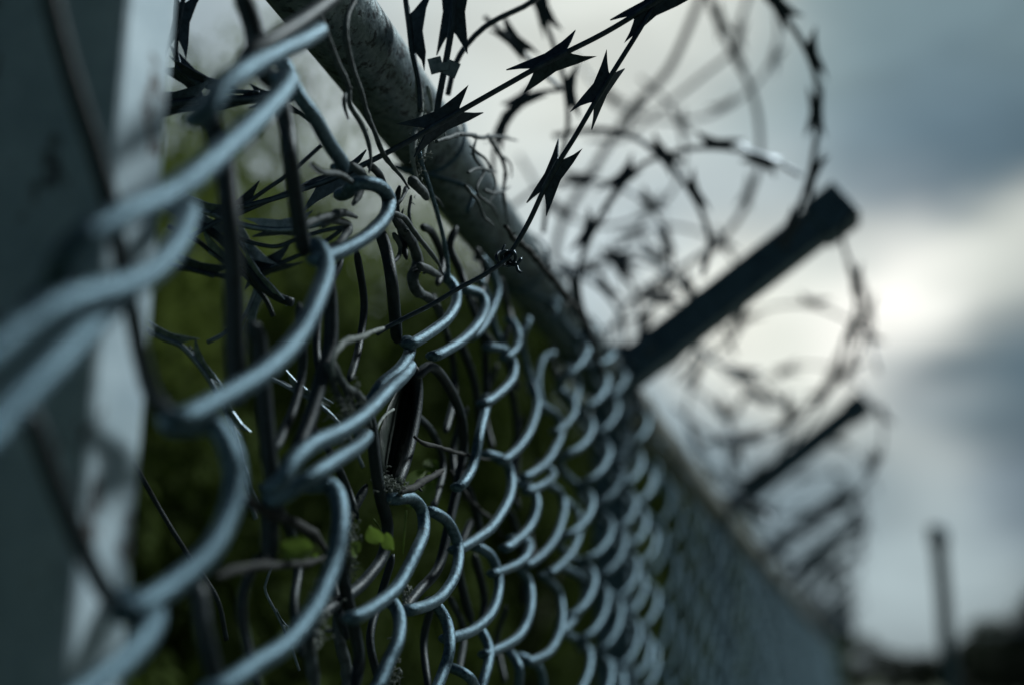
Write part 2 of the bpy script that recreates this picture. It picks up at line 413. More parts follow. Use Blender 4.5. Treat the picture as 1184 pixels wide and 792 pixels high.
for P, q, mm in (([(540, 337), (531, 312), (520, 285), (528, 262)], .0040, 'dkwire'), ([(585, 406), (572, 380), (566, 350), (556, 326)], .0040, 'wire'), ([(594, 382), (586, 352), (578, 322)], .0040, 'dkwire'),
             ([(617, 449), (608, 420), (603, 392), (611, 372)], .0042, 'wire'), ([(650, 454), (640, 425), (637, 398)], .0040, 'dkwire'), ([(628, 472), (622, 442), (628, 415), (640, 408)], .0040, 'wire'),
             ([(555, 343), (561, 312), (551, 288)], .0038, 'dkwire'), ([(506, 330), (512, 300), (500, 270), (488, 262)], .0036, 'dkwire'), ([(575, 404), (556, 380), (545, 352), (540, 340)], .0036, 'dkwire'),
             ([(600, 450), (590, 430), (582, 400), (590, 372)], .0036, 'dkwire'), ([(664, 468), (668, 445), (660, 425)], .0042, 'wire'), ([(470, 300), (464, 270), (458, 240), (462, 215)], .0030, 'dkwire'), ([(440, 262), (446, 236), (440, 205), (426, 190)], .0032, 'dkwire')):
    strand(P, q, (-.004, -.014, -.006), mat=mm)
# straight dark back strands seen between the front ones
for P in ([(548, 345), (560, 400), (563, 460)], [(590, 440), (598, 500), (596, 560)], [(530, 390), (548, 440), (556, 500)],
          [(540, 560), (552, 600), (556, 640)], [(590, 590), (604, 640), (606, 700)], [(545, 600), (530, 650), (545, 720)], [(548, 640), (560, 690), (556, 730)]):
    strand(P, .0042, (-.02, -.02), mat='dkwire')

# ------------------------------------------------------------------ razor wire
def barb_mesh(fold=.45, s=1.0, seed=0):
    rb = random.Random(seed)
    bm = bmesh.new()
    wing = [(.0150, .0), (.0185, .0034), (.026, .0084), (.036, .0135), (.019, .0112), (0, .0088), (-.019, .0112), (-.035, .0132), (-.0255, .0080), (-.0185, .0034), (-.0150, .0)]
    for sg in (1, -1):
        sx = 1.0 if sg > 0 else .93
        V = [bm.verts.new((u * s * sx, sg * v * s, -abs(v) * fold * s)) for u, v in wing]
        # strip triangulation from the spine
        for i in range(len(V) - 1):
            pass
        mid = [bm.verts.new((u * s, 0, 0)) for u in (.009, 0, -.009)]
        F_ = [(1, 2, 3, 4), (0, 1, 4, 'a'), ('a', 4, 5, 'b'), ('b', 5, 6, 'c'), ('c', 6, 9, 10), (6, 7, 8, 9)]
        g = lambda q: mid['abc'.index(q)] if isinstance(q, str) else V[q]
        for f in F_:
            vs = [g(q) for q in f]
            if sg < 0: vs = vs[::-1]
            bm.faces.new(vs)
    bmesh.ops.remove_doubles(bm, verts=bm.verts, dist=1e-6)
    bx_, by_ = rb.uniform(-3, 3), rb.uniform(-9, 9)
    for v in bm.verts:
        v.co.z += by_ * v.co.x * v.co.y + bx_ * v.co.x * abs(v.co.x) + (rb.uniform(-.0016, .0016) if abs(v.co.x) > .03 * s else 0)
        if abs(v.co.x) > .03 * s: v.co.y += rb.uniform(-.0018, .0018); v.co.x *= rb.uniform(.9, 1.06)
    bmesh.ops.solidify(bm, geom=bm.faces[:], thickness=.0013)
    # crimped tube around the wire
    c = bmesh.ops.create_cone(bm, cap_ends=True, segments=10, radius1=.0026 * s, radius2=.0026 * s, depth=.028 * s, matrix=Matrix.Rotation(R(90), 4, 'Y'))
    me = bpy.data.meshes.new('barb'); bm.to_mesh(me); bm.free()
    return me
BARB = barb_mesh(); BARB.materials.append(M['razor'])
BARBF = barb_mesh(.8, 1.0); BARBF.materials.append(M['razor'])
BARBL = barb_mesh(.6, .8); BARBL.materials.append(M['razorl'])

_bn = [0]
BV = {}
for base_, args, mm in ((BARB, (.45, 1.0), 'razor'), (BARBF, (.8, 1.0), 'razor'), (BARBL, (.6, .8), 'razorl')):
    BV[base_.name] = [base_]
    for q in range(4):
        v_ = barb_mesh(*args, seed=q + 1 + len(BV) * 10); v_.materials.append(M[mm]); BV[base_.name].append(v_)
def put_barb(p, t, face, parent, mesh, scale=1.0, twist=0):
    _bn[0] += 1; mesh = BV[mesh.name][_bn[0] % 5]
    t = t.normalized(); n = (face - t * face.dot(t)).normalized(); b = n.cross(t)
    mt = Matrix((t, b, n)).transposed().to_4x4() @ Matrix.Rotation(twist, 4, 'X') @ Matrix.Scale(scale, 4)
    mt.translation = p - parent.location
    o = bpy.data.objects.new('barb', mesh); col.objects.link(o); o.parent = parent; o.matrix_local = mt
    return o
def razor(name, label, cat, pts, r=.0018, barbs=(), mesh=None, mat='razor', scale=1.0, group=None, twist=.0, sides=8, rnd=0, step=.004, parent=None):
    """pts: world points; barbs: indices into the fraction 0..1 or a spacing"""
    mesh = mesh or BARB
    S = spline(pts, step)
    root = parent or thing(name, label, cat, S[0].copy(), group)
    w = MB(); w.tube(S, r, sides); w.build('wire', M[mat], root)
    # arc length
    L = [0]
    for a, b in zip(S, S[1:]): L.append(L[-1] + (b - a).length)
    if isinstance(barbs, float):
        n = int(L[-1] / barbs); D = [barbs * (i + .5) for i in range(n)]
    else:
        D = []
        for q in barbs:
            j = min(range(len(S)), key=lambda i: (S[i] - q).length); D.append(L[j])
    for i, d in enumerate(D):
        j = max(1, min(len(S) - 2, int(np.searchsorted(L, d))))
        t = S[j + 1] - S[j - 1]
        tw = (twist[i % len(twist)] if isinstance(twist, (list, tuple)) else twist) + (random.uniform(-rnd, rnd) if rnd else 0)
        put_barb(S[j], t, (CAM - S[j]).normalized() if not rnd else Vector((random.uniform(-1, 1), random.uniform(-1, 1), random.uniform(-1, 1))), root, mesh, scale, tw)
    return root
def px(P, z):
    n = len(P)
    zz = [z] * n if np.isscalar(z) else np.interp(np.linspace(0, 1, n), np.linspace(0, 1, len(z)), z)
    return [far(a, b, float(c)) for (a, b), c in zip(P, zz)]

Z0 = cd.dof.focus_distance
za = (Z0 + .00, Z0 + .02)
P1 = [(900, -95), (820, -40), (757, 3), (700, 38), (637, 70), (585, 99), (513, 140), (470, 165), (420, 191), (386, 206), (330, 226), (279, 240)]
w1 = px(P1, (Z0 + .03, Z0 + .01, Z0 - .01, Z0))
razor('razor_wire', 'straight razor wire strand with four sharp barbs crossing the rail to the upper right', 'razor wire', w1, .0021,
      [far(760, 2, Z0), far(637, 70, Z0), far(513, 140, Z0), far(388, 206, Z0)], twist=(.5, .35, -.2, .6), scale=.93)
P2 = [(790, -50), (757, 5), (735, 42), (697, 103), (665, 158), (637, 203), (612, 256), (590, 294)]
w2 = px(P2, (Z0 + .03, Z0, Z0))
razor('razor_wire', 'razor wire strand with two upright barbs ending in the knot above the mesh', 'razor wire', w2, .0019,
      [far(698, 101, Z0), far(637, 203, Z0)], twist=(-.45, .5), scale=.82)
# knot and the loose end running down left
kn = thing('wire_tie', 'thin dark tie wire knotted to the barbed strand and sloping down to the mesh', 'tie wire', far(587, 299, Z0))
w = MB(); w.tube(spline(px([(594, 290), (587, 299), (560, 318), (530, 334), (500, 352), (470, 367), (447, 379), (436, 386)], (Z0, Z0 - .01, Z0 - .03)), .004), .0017, 8); w.build('wire', M['razor'], kn)
w = MB()
c = far(587, 299, Z0)
hel = [c + RGT * (.0042 * math.cos(a) + .0006 * a - .006) + UPV * (.005 * math.sin(a)) + FWD * (.004 * math.sin(a * 1.3)) for a in np.linspace(0, 6 * math.pi, 60)]
w.tube(hel, .0013, 7)
w.tube([c, c + RGT * .006 - UPV * .004, c + RGT * .0075 - UPV * .009, c + RGT * .010 - UPV * .0105], .0012, 7)
w.tube([c + UPV * .002, c - RGT * .004 + UPV * .006, c - RGT * .002 + UPV * .010], .001, 7)
w.build('knot', M['razor'], kn)

razor('razor_wire', 'hanging razor wire with a flat barb at the top edge beside the rail', 'razor wire',
      px([(522, -40), (524, 5), (521, 40), (514, 80), (507, 118), (503, 150)], (Z0 + .05, Z0 + .05)), .0027,
      [far(525, 12, Z0 + .05)], mesh=BARB, twist=(.2,), scale=1.0)
clip = thing('wire_clip', 'small folded metal clip pinched on the hanging razor wire', 'clip', far(513, 78, Z0 + .045))
w = MB()
for sx, a in ((-1, .25), (1, -.4)):
    cc = far(513 + sx * 9, 78 + sx * 2, Z0 + .045)
    u = (RGT * math.cos(a) + UPV * math.sin(a)); v = (UPV * math.cos(a) - RGT * math.sin(a))
    w.box(cc, u, v, FWD, .0052, .0060, .0008)
w.box(far(513, 78, Z0 + .045), RGT, UPV, FWD, .004, .003, .003)
w.build('plate', M['razorl'], clip, smooth=False)
razor('razor_wire', 'short crumpled razor wire with a folded barb standing on the rail', 'razor wire',
      px([(466, -40), (469, 0), (474, 38), (476, 58), (484, 96), (486, 130)], (Z0 + .05, Z0 + .05)), .0022,
      [far(470, 42, Z0 + .05)], mesh=BARBF, twist=(1.0,), scale=.9)

# razor wires behind the mesh at the left
zl = Z0 + .05
razor('razor_wire', 'pair of dark razor wires lying level behind the near post', 'razor wire',
      px([(120, 138), (190, 122), (243, 116), (294, 114), (340, 104)], (zl, zl)), .0034, [far(205, 118, zl)], twist=(.5,), scale=.9)
razor('razor_wire', 'spiky razor wire curling up beside the near post against the sky', 'razor wire',
      px([(222, -40), (212, 0), (206, 30), (204, 60), (212, 84), (230, 96), (255, 104), (300, 108)], (zl, zl)), .0018,
      [far(209, 22, zl), far(216, 88, zl), far(236, 99, zl)], twist=(.5, .2, 1.2), scale=.85)
razor('razor_wire', 'twisted razor wire bundle hanging diagonally behind the near mesh', 'razor wire',
      px([(170, 225), (200, 240), (235, 262), (263, 282), (285, 308), (302, 330), (322, 344), (338, 350)], (zl + .03, zl)), .0036,
      [far(222, 252, zl), far(300, 318, zl)], mesh=BARBL, mat='dkwire', twist=(.6, 1.4), scale=1.0)
razor('razor_wire', 'thin razor wire running under the twisted bundle behind the near mesh', 'razor wire',
      px([(195, 262), (224, 276), (254, 299), (275, 312), (292, 328), (308, 348), (316, 366)], (zl + .02, zl + .02)), .0020,
      [far(250, 296, zl)], mesh=BARBL, mat='dkwire', twist=(1.2,), scale=.9)
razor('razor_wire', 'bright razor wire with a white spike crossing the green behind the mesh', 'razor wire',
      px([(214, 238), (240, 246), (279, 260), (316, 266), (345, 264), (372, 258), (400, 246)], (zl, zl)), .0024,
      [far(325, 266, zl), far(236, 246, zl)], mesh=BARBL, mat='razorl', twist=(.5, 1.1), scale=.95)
razor('razor_wire', 'slack dark wire just below the bright spiked wire', 'razor wire',
      px([(276, 276), (300, 283), (321, 285), (343, 277), (370, 268), (400, 262)], (zl + .01, zl + .01)), .0018, [], mat='razor')
razor('razor_wire', 'dark wire rising to the rail from the crossing behind the mesh', 'razor wire',
      px([(240, 262), (279, 239), (310, 218), (332, 203), (352, 186), (372, 168)], (zl, zl)), .0017, [far(282, 240, zl)], mat='razor', twist=(1.0,), scale=.7)
razor('razor_wire', 'lower dark wire fanning out toward the first barb', 'razor wire',
      px([(220, 274), (250, 257), (279, 246), (316, 230), (350, 217), (386, 208)], (zl, zl)), .0020, [], mat='razor')
razor('razor_wire', 'frayed razor wire with short bright spikes in the dark lower mesh', 'razor wire',
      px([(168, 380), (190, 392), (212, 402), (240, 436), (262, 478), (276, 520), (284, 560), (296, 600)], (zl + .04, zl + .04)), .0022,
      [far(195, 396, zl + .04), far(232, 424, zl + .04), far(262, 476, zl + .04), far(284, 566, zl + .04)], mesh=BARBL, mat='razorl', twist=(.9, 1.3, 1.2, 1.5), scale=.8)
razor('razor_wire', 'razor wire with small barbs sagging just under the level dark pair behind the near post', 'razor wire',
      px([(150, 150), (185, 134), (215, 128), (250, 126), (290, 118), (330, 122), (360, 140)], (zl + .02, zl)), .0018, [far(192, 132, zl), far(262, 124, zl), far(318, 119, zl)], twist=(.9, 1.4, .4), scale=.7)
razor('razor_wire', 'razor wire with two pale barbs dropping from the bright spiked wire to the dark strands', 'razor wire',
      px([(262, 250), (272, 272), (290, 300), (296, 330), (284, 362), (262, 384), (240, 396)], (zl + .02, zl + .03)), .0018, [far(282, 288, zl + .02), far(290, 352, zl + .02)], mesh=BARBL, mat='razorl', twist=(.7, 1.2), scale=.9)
razor('razor_wire', 'dark razor wire crossing the olive shrub from the near post to the big loop strand', 'razor wire',
      px([(180, 300), (215, 310), (250, 318), (290, 316), (330, 302), (372, 282), (400, 262)], (zl + .05, zl + .02)), .0018, [far(232, 314, zl + .04), far(312, 310, zl + .04)], twist=(1.0, .5), scale=.85)
razor('razor_wire', 'razor wire with a dark barb sloping down behind the second near strand', 'razor wire',
      px([(300, 430), (330, 446), (372, 470), (400, 500), (420, 540)], (zl, zl + .02)), .0016, [far(352, 458, zl)], mesh=BARBL, mat='razorl', twist=(1.2,), scale=.8)
razor('razor_wire', 'thin grey wire slanting across the dark bottom of the near mesh', 'razor wire',
      px([(152, 530), (188, 594), (216, 639), (250, 690), (262, 740)], (zl, zl)), .0019, [], mat='dkwire')
razor('razor_wire', 'fine bright bent wire above the lowest near strand', 'razor wire',
      px([(316, 650), (308, 672), (307, 684), (320, 710), (334, 740), (346, 775)], (zl - .04, zl - .04)), .0011, [far(313, 722, zl - .04)], mesh=BARBL, mat='razorl', twist=(1.4,), scale=.3)

# ------------------------------------------------------------------ concertina coil above the fence
def coil_seg(name, label, arcs):
    root = thing(name, label, 'razor wire', far(*arcs[0][0][0], arcs[0][1] if np.isscalar(arcs[0][1]) else arcs[0][1][0]), 'razor wire coils looped above the fence')
    for P, z, bb, r, sc in arcs:
        zz = z if np.isscalar(z) else sum(z) / len(z)
        razor(None, None, None, px(P, z), r, [far(a, b, zz) for a, b in bb], mesh=BARBF, scale=sc, twist=(0.3, .9, -.5, 1.5), sides=7, step=.008, parent=root)
    return root
coil_seg('razor_wire_coil', 'big blurred razor wire loops between the rail and the first slanted arm', [
    ([(868, -50), (890, -5), (912, 25), (932, 58), (944, 92), (947, 130), (941, 180), (934, 212), (918, 252), (898, 285)], (1.5, 1.62), [(892, -4), (934, 58), (947, 130), (934, 212), (906, 272)], .0038, 1.0),
    ([(640, 158), (690, 150), (730, 158), (766, 181), (800, 225), (817, 262), (820, 290), (812, 320)], (1.5, 1.6), [(768, 182), (800, 224)], .0036, .9),
    ([(700, 245), (713, 218), (740, 192), (768, 180), (800, 172), (836, 172), (868, 178), (897, 188), (925, 203)], (1.5, 1.6), [(713, 217), (836, 172), (895, 187)], .0032, 1.0),
    ([(690, 400), (672, 350), (670, 310), (682, 270), (713, 218)], (1.5, 1.5), [(682, 272), (672, 340)], .0030, .9),
    ([(612, -30), (625, 10), (638, 46), (649, 80), (653, 98), (657, 140), (650, 180), (634, 230), (628, 270)], (1.25, 1.3), [(627, 15), (651, 104)], .0026, .85),
    ([(650, 104), (620, 108), (600, 116), (578, 142), (570, 190), (575, 240)], (1.25, 1.3), [(601, 116), (578, 141)], .0022, .8),
    ([(660, -40), (619, 0), (580, 20), (560, 32), (540, 52), (526, 76), (518, 110)], (1.02, 1.0), [], .0024, .8),
    ([(560, 20), (594, 50), (620, 78), (650, 104)], (1.2, 1.25), [(594, 51)], .0024, .8),
    ([(990, 240), (976, 262), (975, 283), (988, 323), (989, 362), (976, 394), (966, 436), (945, 470)], (1.8, 2.0), [(988, 322), (978, 388)], .0032, .9),
])
coil_seg('razor_wire_coil', 'paler razor wire loops farther back behind the first slanted arm', [
    ([(820, -40), (809, 0), (776, 76), (745, 112), (725, 136), (690, 190), (652, 255), (640, 300)], (2.1, 2.2), [(728, 133)], .0065, 1.0),
    ([(815, -30), (821, 0), (846, 61), (866, 98), (877, 140), (877, 192), (857, 247), (821, 288), (766, 323), (725, 354), (700, 400)], (2.1, 2.3), [(830, 25), (848, 58), (864, 222), (818, 290), (750, 330)], .0048, 1.0),
    ([(870, -20), (855, 30), (848, 58), (810, 90), (760, 130), (720, 160), (680, 160)], (2.3, 2.4), [(852, 40)], .0042, .9),
    ([(700, 430), (725, 400), (748, 402), (790, 396), (830, 420), (880, 430)], (2.2, 2.3), [(715, 412), (790, 398)], .0036, .9),
    ([(740, 290), (760, 300), (790, 330), (800, 370), (790, 410), (765, 430)], (2.2, 2.3), [(745, 295), (792, 332)], .0040, 1.2),
    ([(700, 290), (730, 330), (740, 370), (730, 420), (700, 450)], (2.0, 2.1), [(706, 300), (735, 385)], .0040, 1.2),
    ([(600, 330), (640, 312), (690, 330), (720, 370), (720, 420)], (1.7, 1.9), [(640, 312), (703, 345)], .0034, 1.0),
    ([(780, 470), (820, 500), (865, 508), (915, 490), (950, 450), (975, 400)], (2.4, 2.6), [(865, 509), (915, 490), (820, 500)], .0036, 1.3),
    ([(800, 390), (840, 430), (880, 440), (910, 480), (900, 530), (860, 560), (820, 540)], (2.5, 2.7), [(845, 432), (905, 470), (862, 558)], .0034, 1.2),
    ([(640, 330), (700, 300), (760, 310), (800, 350), (806, 400), (780, 440)], (1.9, 2.1), [(700, 300), (800, 350), (650, 326)], .0030, 1.0),
    ([(590, 240), (630, 215), (690, 210), (740, 230), (770, 270), (776, 320), (750, 360), (700, 380)], (1.7, 2.0), [(640, 212), (745, 234), (774, 300)], .0030, 1.0),
    ([(660, 60), (700, 110), (760, 140), (830, 130), (880, 90), (900, 40), (890, -30)], (2.4, 2.5), [(705, 114), (838, 128), (892, 60)], .0034, 1.0),
    ([(600, 180), (640, 240), (700, 262), (760, 240), (790, 190), (780, 130), (740, 90)], (2.2, 2.3), [(640, 240), (758, 242), (782, 140)], .0034, 1.0),
    ([(690, 320), (720, 280), (770, 262), (830, 280), (860, 330), (850, 390), (810, 420)], (2.3, 2.5), [(722, 280), (834, 284), (856, 370)], .0034, 1.1),
    ([(720, 350), (750, 345), (790, 352), (830, 372), (850, 410)], (2.0, 2.1), [(760, 346), (826, 370)], .0030, 1.2),
    ([(840, 420), (870, 455), (915, 470), (955, 455), (985, 410), (990, 360)], (2.6, 2.8), [(866, 452), (958, 452)], .0034, 1.3),
    ([(790, 440), (830, 470), (850, 510), (840, 560)], (2.6, 2.8), [(832, 472), (848, 540)], .0034, 1.3),
    ([(980, 300), (1000, 340), (996, 400), (960, 450), (920, 510)], (2.5, 2.8), [(996, 345), (975, 435)], .0034, 1.2),
])
# farther spans: regular concertina spirals
rc = random.Random(3)
for s in range(6):
    y0 = 2.6 + s * 1.345 * 1.0 if s else 2.3
    y1 = y0 + 1.345
    cx_, cz_ = FX + .19, RAILH + .17
    pts = []
    turns = 2 if s < 2 else 1
    for i in range(turns * 14 + 1):
        a = i / 14 * 2 * math.pi
        u = i / (turns * 14)
        rr = .19 + .02 * math.sin(a * .37 + s) + rc.uniform(-.005, .005)
        pts.append(Vector((cx_ + rr * math.cos(a), y0 + (y1 - y0) * u + .07 * math.sin(a * .5 + 1) + .03 * math.sin(a), cz_ + rr * math.sin(a))))
    ordn = ['third', 'fourth', 'fifth', 'sixth', 'seventh', 'eighth'][s]
    razor('razor_wire_coil', 'dark razor wire coil hung on the %s slanted arm counted from the near one' % (ordn,), 'razor wire', pts, .0030,
          .17, mesh=BARBF, group='razor wire coils looped above the fence', rnd=1.0, sides=6, scale=1.25, step=.03)

# ------------------------------------------------------------------ dead vines, twigs, leaves
def vine(label, chains, name='dead_vine', cat='vine', mat='vine', group='dead vines tangled in the fence', knob=True):
    """chains: list of (points px, offset from fence plane, r0, r1)"""
    p0 = on(*chains[0][0][0], FX + chains[0][1])
    root = thing(name, label, cat, p0, group)
    w = MB(); rn = random.Random(hash(label) % 9999 if False else len(label) * 31 + int(chains[0][0][0][0]))
    for P, e, r0, r1 in chains:
        S = spline([on(a, b, FX + e) for a, b in P], .0035)
        n = len(S)
        rad = []
        for i in range(n):
            r = r0 + (r1 - r0) * i / n
            r *= 1 + .22 * noise.noise(Vector((i * .35, r0 * 1e4, e * 90))) + (.28 * max(0, math.cos(i * .42)) ** 14 if knob else 0)
            rad.append(r * min(1, .35 + 2.6 * (1 - i / n), .5 + 6 * i / n))
        S = [p + Vector((noise.noise(p * 40), noise.noise(p * 40 + Vector((9, 0, 0))), noise.noise(p * 40 + Vector((0, 7, 0))))) * .0016 for p in S]
        w.tube(S, rad, 9)
        # little thorn stubs
        for i in range(6, n - 4, 11):
            if rn.random() < .6:
                d = Vector((rn.uniform(-1, 1), rn.uniform(-1, 1), rn.uniform(-1, 1))).normalized()
                q = S[i]; w.tube([q, q + d * rad[i] * 1.8, q + d * rad[i] * 2.6 + Vector((0, 0, .001))], [rad[i] * .5, rad[i] * .35, rad[i] * .1], 5)
    w.build('stem', M[mat], root)
    return root
vine('dead vine climbing up in front of the dark rail underside', [([(366, 5), (372, 24), (385, 58), (402, 98), (405, 121), (421, 149), (427, 177), (425, 200)], .0, .0022, .0017), ([(400, 108), (398, 120), (403, 138)], .0, .0016, .0008)])
vine('longer dead vine looping over the rail into the tangle', [([(414, -20), (410, 0), (398, 33), (406, 71), (420, 119), (433, 152), (443, 177), (455, 194), (466, 208), (472, 218)], .003, .0021, .0018)])
vine('upright grey dead stem on the sky side of the rail', [([(482, 90), (486, 120), (485, 140), (478, 160), (477, 185), (482, 212)], .004, .0028, .0022), ([(500, 130), (496, 150), (490, 172), (484, 200)], .006, .0022, .0016), ([(494, 100), (500, 128), (497, 150)], .0, .0018, .0012)], mat='vinel')
vine('stubby dead twig end bent under the barbed strand', [([(474, 206), (480, 214), (488, 222), (493, 229)], .012, .0040, .0036)], mat='vine', knob=False)
vine('twisted dead vine hanging from the rail to the mesh knuckle', [([(454, 250), (462, 260), (470, 272), (480, 290), (483, 305), (477, 322), (481, 336), (492, 342), (503, 352), (512, 368), (518, 388)], -.004, .0044, .0040), ([(451, 244), (468, 252), (478, 268), (484, 277), (497, 292), (507, 305), (512, 319)], .006, .0022, .0018), ([(484, 308), (497, 313), (509, 320)], .004, .0036, .0024)], knob=False)
vine('small cluster of thin dead stems below the rail', [([(476, 226), (474, 250), (481, 280), (484, 292)], -.002, .0014, .001), ([(470, 216), (462, 232), (455, 244)], .0, .0018, .001), ([(490, 214), (500, 226), (512, 240)], .0, .0014, .0008), ([(454, 270), (462, 286), (458, 300), (452, 305)], -.01, .0022, .0012)])
vine('pale bleached tendril curling down from the tie wire', [([(442, 380), (430, 384), (418, 390), (405, 392), (395, 397), (387, 405), (383, 418), (386, 432)], .004, .0016, .0022)], mat='vinel')
vine('knotted grey vine joint left of the crossing wires', [([(384, 418), (390, 436), (398, 447), (410, 455), (421, 468), (430, 492)], -.004, .0026, .0034), ([(378, 420), (384, 445), (396, 470), (402, 492)], -.008, .0026, .002), ([(396, 447), (402, 462), (412, 480), (416, 500)], -.01, .0024, .002)], mat='vine')
vine('brown twig poking out through the middle of the mesh', [([(480, 504), (490, 512), (504, 517), (522, 521), (545, 527), (566, 531)], .006, .0018, .0014)], name='twig', cat='twig', mat='twig', group='loose twigs caught in the fence')
vine('short dark twig stub above the lichen clump', [([(512, 543), (500, 551), (486, 558), (472, 566), (462, 570)], .004, .0024, .0030)], name='twig', cat='twig', mat='twig', group='loose twigs caught in the fence')
vine('brown twig slanting down behind the middle mesh', [([(520, 545), (538, 570), (556, 590), (570, 604), (580, 620)], -.016, .0024, .0018)], name='twig', cat='twig', mat='twig', group='loose twigs caught in the fence')
vine('brown vine running across the lower near mesh', [([(262, 560), (277, 572), (300, 588), (321, 597), (340, 604), (356, 614), (372, 628), (379, 640)], -.012, .0028, .0036)], mat='twig')
vine('dark forked root below the green leaf', [([(249, 668), (270, 661), (299, 653), (338, 651), (362, 648), (378, 642)], -.006, .0024, .0022)], mat='twig')
vine('dry crumbling stem behind the lowest near strand', [([(366, 700), (362, 722), (358, 745), (360, 770), (364, 800)], -.02, .0050, .0040)], mat='vine')
vine('grey dead stem standing between the two lowest near strands', [([(396, 690), (392, 720), (394, 750), (402, 780), (398, 810)], -.03, .0040, .0034)], mat='vine')
vine('dark bare vine sagging beside the rail toward the far mesh', [([(583, 262), (600, 280), (618, 297), (645, 330), (658, 348), (668, 358), (678, 378), (686, 402), (700, 440)], .05, .0026, .0034), ([(668, 358), (660, 352), (652, 352)], .05, .002, .001)], mat='twig')
vine('feathery dead bramble on top of the rail beyond the barb', [([(505, 165), (520, 158), (538, 156), (556, 160), (574, 158), (598, 163)], .03, .0020, .0016), ([(566, 160), (576, 176), (584, 200), (583, 225), (588, 262)], .03, .0018, .0015), ([(540, 200), (556, 196), (576, 199)], .03, .0016, .001), ([(552, 160), (548, 180), (560, 200), (552, 222), (570, 240), (580, 262)], .03, .0014, .001), ([(578, 180), (590, 190), (592, 206)], .03, .0014, .0008), ([(560, 220), (574, 224), (590, 216)], .03, .0018, .001), ([(544, 170), (560, 184), (574, 212), (566, 236)], .03, .0012, .001), ([(536, 214), (552, 232), (560, 252), (572, 262)], .03, .0016, .001)])
vine('thin dead bramble strands tangled over the rail crossing', [([(360, 190), (372, 199), (395, 204), (420, 218)], .0, .0022, .0018), ([(405, 190), (420, 204), (416, 222), (408, 236)], -.004, .0030, .0024), ([(350, 262), (376, 250), (398, 246), (412, 252)], -.01, .0022, .0026), ([(372, 262), (384, 254), (404, 262), (392, 280), (374, 288)], -.014, .0030, .0024)], mat='vine')

# hooked tie wire
ty = thing('wire_tie', 'long slim tie wire pulled tight from rail tangle down to a mesh knuckle', 'tie wire', on(487, 186, FX + .008))
w = MB(); w.tube(spline([on(a, b, FX + .008) for a, b in [(484, 170), (487, 188), (496, 215), (505, 245), (512, 272), (517, 300), (519, 326)]], .004), [.0018] * 3 + [.0021] * 400 if False else .0019, 9); w.build('wire', M['wire'], ty)
# tie wires that hold the mesh to the rail
for i, yy in enumerate((.62, .98, 1.30, 1.62, 2.1, 2.5)):
    t_ = thing('rail_tie', '%s loop of tie wire round the rail, counted from the near post' % ['first', 'second', 'third', 'fourth', 'fifth', 'sixth'][i], 'tie wire', (RAILX, yy, rail_h(yy)), 'tie wires looped round the rail')
    P = []
    for a in np.linspace(R(-130), R(170), 26):
        P.append((RAILX + .0365 * math.cos(a), yy + .006 * a, rail_h(yy) + .0365 * math.sin(a)))
    P = [(FX + .006, yy - .03, rail_h(yy) - .085), (FX + .004, yy - .024, rail_h(yy) - .06)] + P
    w = MB(); w.tube(spline([Vector(p) for p in P], .006), .0021, 8); w.build('wire', M['wire'], t_)

# leaves
def leaf_mesh(s, mat, cup=.25, lob=.0):
    v = []; f = []
    n = 9
    for i in range(n):
        t = i / (n - 1)
        wd = s * .42 * math.sin(math.pi * min(1, t * .92 + .06)) ** .75 * (1 + lob * math.sin(t * 14))
        for j in (-1, -.5, 0, .5, 1):
            v.append((j * wd, t * s, cup * s * (abs(j) ** 2) * .5 + .12 * s * math.sin(t * 3)))
    for i in range(n - 1):
        for j in range(4): f.append((i * 5 + j, i * 5 + j + 1, i * 5 + j + 6, i * 5 + j + 5))
    me = bpy.data.meshes.new('leaf'); me.from_pydata(v, [], f); me.update()
    me.polygons.foreach_set('use_smooth', [True] * len(me.polygons)); me.materials.append(mat)
    return me
LM = leaf_mesh(1, M['leaf'])
def put_leaf(p, s, rot, parent, mesh=LM):
    o = bpy.data.objects.new('leaf', mesh); col.objects.link(o); o.parent = parent
    o.location = p - parent.location
    fr = Matrix((RGT, UPV, -FWD)).transposed()
    o.rotation_euler = (fr @ Matrix.Rotation(rot[0], 3, 'Z') @ Matrix.Rotation(rot[1], 3, 'X') @ Matrix.Rotation(rot[2], 3, 'Y')).to_euler()
    o.scale = (s, s, s)
    return o
sp_ = thing('ivy_sprig', 'small sprig with one round bright green leaf in the dark lower mesh', 'plant', on(362, 648, FX - .012))
w = MB(); w.tube(spline([on(a, b, FX - .012) for a, b in [(362, 648), (358, 641), (352, 637), (346, 636)]], .002), .0006, 6); w.build('stem', M['leaf'], sp_)
put_leaf(on(360, 636, FX - .001), .019, (R(75), R(20), 0), sp_)
put_leaf(on(362, 642, FX - .012), .006, (R(-40), R(50), R(40)), sp_)
sp_ = thing('ivy_sprig', 'ivy sprig with two green leaves around the dark strand beside the lichen', 'plant', on(440, 612, FX - .018))
w = MB(); w.tube(spline([on(a, b, FX - .018) for a, b in [(447, 640), (443, 625), (440, 612), (432, 600)]], .002), .0007, 6); w.build('stem', M['leaf'], sp_)
put_leaf(on(440, 626, FX + .004), .015, (R(28), R(25), R(-15)), sp_)
put_leaf(on(446, 616, FX + .004), .013, (R(-150), R(20), R(25)), sp_)
put_leaf(on(412, 640, FX - .004), .012, (R(20), R(40), R(50)), sp_)
sp_ = thing('ivy_sprig', 'dark ragged leaf with bright green rim behind the middle strands', 'plant', on(480, 575, FX - .03))
put_leaf(on(470, 585, FX - .03), .034, (R(-28), R(-35), R(20)), sp_)
put_leaf(on(500, 560, FX - .035), .026, (R(10), R(-45), R(35)), sp_)
